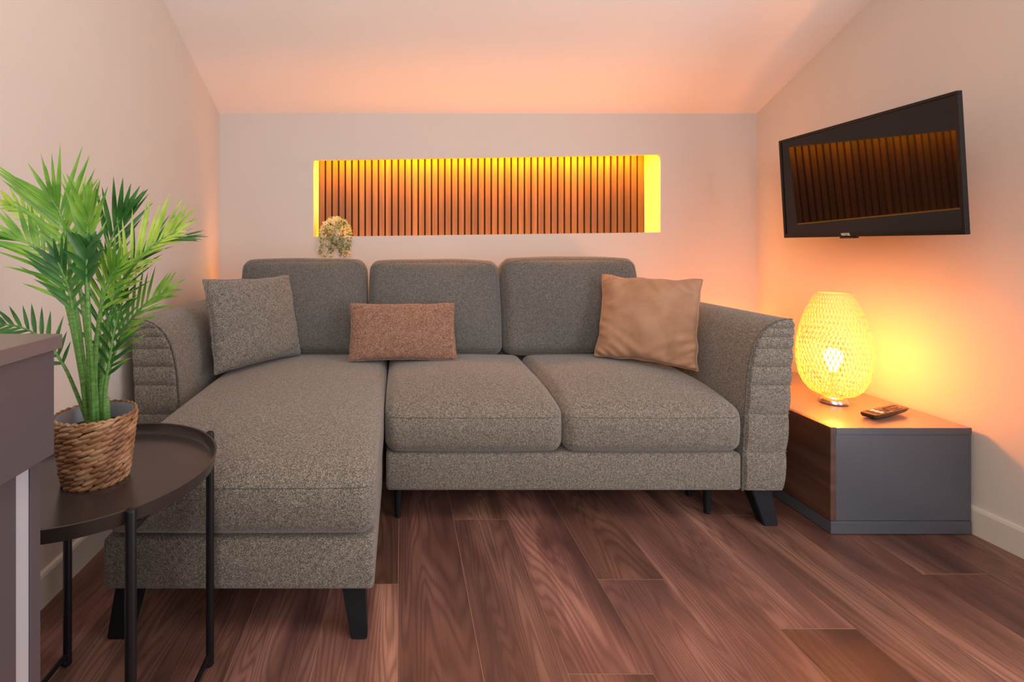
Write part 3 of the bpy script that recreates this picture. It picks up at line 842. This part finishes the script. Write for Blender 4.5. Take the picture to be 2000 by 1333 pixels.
# upper left, wide fan
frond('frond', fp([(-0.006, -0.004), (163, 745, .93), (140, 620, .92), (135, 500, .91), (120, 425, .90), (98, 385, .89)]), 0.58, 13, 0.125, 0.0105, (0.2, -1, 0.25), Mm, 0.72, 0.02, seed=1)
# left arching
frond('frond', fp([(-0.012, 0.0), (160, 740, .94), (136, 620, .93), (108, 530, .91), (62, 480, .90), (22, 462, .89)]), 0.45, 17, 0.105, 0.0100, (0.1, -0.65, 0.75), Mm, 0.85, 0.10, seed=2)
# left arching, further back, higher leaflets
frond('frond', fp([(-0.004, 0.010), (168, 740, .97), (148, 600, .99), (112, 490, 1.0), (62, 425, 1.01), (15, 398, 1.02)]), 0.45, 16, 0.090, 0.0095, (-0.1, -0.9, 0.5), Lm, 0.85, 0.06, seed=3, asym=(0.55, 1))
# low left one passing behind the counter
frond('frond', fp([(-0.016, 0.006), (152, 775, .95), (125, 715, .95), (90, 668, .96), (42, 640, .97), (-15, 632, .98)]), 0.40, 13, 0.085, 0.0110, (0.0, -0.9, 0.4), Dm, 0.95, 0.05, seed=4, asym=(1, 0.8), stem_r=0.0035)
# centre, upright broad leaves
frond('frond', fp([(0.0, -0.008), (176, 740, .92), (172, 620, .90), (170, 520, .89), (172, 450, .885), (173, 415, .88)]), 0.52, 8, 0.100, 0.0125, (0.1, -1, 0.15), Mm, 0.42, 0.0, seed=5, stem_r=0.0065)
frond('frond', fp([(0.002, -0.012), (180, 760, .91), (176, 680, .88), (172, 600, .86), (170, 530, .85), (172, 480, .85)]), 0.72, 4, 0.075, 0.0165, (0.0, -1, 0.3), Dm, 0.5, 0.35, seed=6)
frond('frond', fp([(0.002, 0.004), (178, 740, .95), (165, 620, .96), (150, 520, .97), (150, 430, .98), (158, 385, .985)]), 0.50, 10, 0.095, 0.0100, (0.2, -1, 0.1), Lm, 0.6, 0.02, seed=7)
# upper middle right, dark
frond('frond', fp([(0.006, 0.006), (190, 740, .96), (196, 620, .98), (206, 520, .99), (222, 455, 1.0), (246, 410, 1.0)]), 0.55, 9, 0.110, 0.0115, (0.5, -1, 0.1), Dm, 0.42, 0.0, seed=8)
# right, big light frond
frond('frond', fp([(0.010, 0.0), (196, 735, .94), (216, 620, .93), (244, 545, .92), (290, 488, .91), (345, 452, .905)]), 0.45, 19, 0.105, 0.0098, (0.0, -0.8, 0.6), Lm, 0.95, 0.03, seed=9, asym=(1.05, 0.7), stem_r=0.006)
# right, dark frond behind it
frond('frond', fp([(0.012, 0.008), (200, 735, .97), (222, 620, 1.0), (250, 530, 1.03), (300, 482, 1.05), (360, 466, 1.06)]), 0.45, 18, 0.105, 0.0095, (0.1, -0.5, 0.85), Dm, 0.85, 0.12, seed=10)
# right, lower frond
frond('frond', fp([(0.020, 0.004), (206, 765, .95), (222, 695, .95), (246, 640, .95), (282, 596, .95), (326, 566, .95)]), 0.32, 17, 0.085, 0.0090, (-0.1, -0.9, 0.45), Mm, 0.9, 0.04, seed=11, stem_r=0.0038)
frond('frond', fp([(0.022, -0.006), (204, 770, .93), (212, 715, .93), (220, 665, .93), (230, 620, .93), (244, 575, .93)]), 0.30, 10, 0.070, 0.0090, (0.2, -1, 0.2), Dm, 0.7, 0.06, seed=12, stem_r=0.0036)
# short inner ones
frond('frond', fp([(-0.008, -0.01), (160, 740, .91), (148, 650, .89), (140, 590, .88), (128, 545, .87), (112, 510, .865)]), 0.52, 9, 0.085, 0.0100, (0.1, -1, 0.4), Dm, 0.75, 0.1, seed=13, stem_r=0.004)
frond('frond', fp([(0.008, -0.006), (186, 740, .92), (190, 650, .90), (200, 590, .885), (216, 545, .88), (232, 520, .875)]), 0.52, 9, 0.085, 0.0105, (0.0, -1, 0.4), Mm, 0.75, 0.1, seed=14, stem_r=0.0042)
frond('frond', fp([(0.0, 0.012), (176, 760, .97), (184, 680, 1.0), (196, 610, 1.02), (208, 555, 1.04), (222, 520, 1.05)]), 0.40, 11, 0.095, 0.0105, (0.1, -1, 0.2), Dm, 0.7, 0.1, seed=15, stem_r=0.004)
# thick ringed foot of the stalks
bm = bmesh.new()
tube(bm, [B0+Vector((-0.003, -0.004, -0.004)), B0+Vector((-0.003, -0.004, 0.012)), B0+Vector((-0.003, -0.004, 0.030)), B0+Vector((-0.004, -0.004, 0.055)), B0+Vector((-0.004, -0.004, 0.075))], [0.0165, 0.0150, 0.0135, 0.0125, 0.008], 16)
tube(bm, [B0+Vector((0.018, 0.004, -0.004)), B0+Vector((0.018, 0.004, 0.03)), B0+Vector((0.018, 0.004, 0.06))], [0.0075, 0.0065, 0.005], 12)
obj('stem', bm, M['stalk'], palm)

# ------------------------------------------------------------------ trailing plant on the niche ledge
VX, VY = -0.350, 2.595; VZ = nb(VX)
ivy = thing('trailing_plant', 'small pale trailing plant spilling over the niche ledge behind the sofa', 'plant', (VX, VY, VZ))
bm = bmesh.new(); lathe(bm, [(0, VZ+0.001), (0.026, VZ+0.001), (0.031, VZ+0.052), (0.028, VZ+0.052), (0.025, VZ+0.045), (0, VZ+0.045)], VX, VY+0.012, 32); obj('pot', bm, M['white_pot'], ivy)
rr = random.Random(12)
def leaflet(bm, p, d, sz, mi):
    d = d.normalized(); up = Vector((rr.uniform(-0.4, 0.4), -0.8, rr.uniform(0.1, 0.9))); s = d.cross(up).normalized(); nn = s.cross(d)
    a = bm.verts.new(p); b = bm.verts.new(p+d*sz*0.5+s*sz*0.34+nn*sz*0.1); c_ = bm.verts.new(p+d*sz); e = bm.verts.new(p+d*sz*0.5-s*sz*0.34+nn*sz*0.1); m_ = bm.verts.new(p+d*sz*0.5-nn*0.05*sz)
    for f in ((a, b, m_), (b, c_, m_), (c_, e, m_), (e, a, m_)): bm.faces.new(f).material_index = mi
bm = bmesh.new()
for i in range(1000):
    th = rr.uniform(0, 2*PI); ph = rr.uniform(0.0, 1.12)
    d = Vector((math.cos(th)*math.sin(ph*PI/2), math.sin(th)*math.sin(ph*PI/2), math.cos(ph*PI/2)))
    r_ = rr.uniform(0.85, 1.0)
    p = Vector((VX+d.x*0.078*r_, VY-0.004+d.y*0.055*r_, VZ+0.030+d.z*0.066*r_-0.020*ph*ph))
    if p.z < VZ+0.002 and p.y > YB-0.005: p.z = VZ+0.004
    leaflet(bm, p, d*0.35+Vector((rr.uniform(-1, 1), rr.uniform(-.35, .35), rr.uniform(-.9, .9))), rr.uniform(0.014, 0.020), 0 if rr.random() < 0.82 else 1)
obj('foliage', bm, [M['ivy'], M['ivy_dark']], ivy, False)
for x, ln in ((-0.076, 0.105), (-0.055, 0.12), (-0.035, 0.10), (-0.012, 0.085), (0.012, 0.075), (0.028, 0.115), (0.046, 0.12), (0.062, 0.10), (0.080, 0.115), (-0.020, 0.12), (0.035, 0.09)):
    bm = bmesh.new(); pts = []
    for i in range(9):
        t = i/8; pts.append(Vector((VX+x+0.006*math.sin(t*5+x*90), YB-0.016-0.006*math.sin(t*PI), VZ+0.018-ln*t)))
    pts = [Vector((VX+x*0.5, VY, VZ+0.045))]+pts
    tube(bm, spline(pts, 20), 0.0008, 5, 1)
    for p in spline(pts, 20)[5:]:
        for _ in range(2):
            d = Vector((rr.uniform(-1, 1), rr.uniform(-0.7, 0.05), rr.uniform(-0.7, 0.2)))
            leaflet(bm, p, d, rr.uniform(0.011, 0.017), 0 if rr.random() < 0.5 else 1)
    obj('trailing_stem', bm, [M['ivy'], M['ivy_dark']], ivy, False)
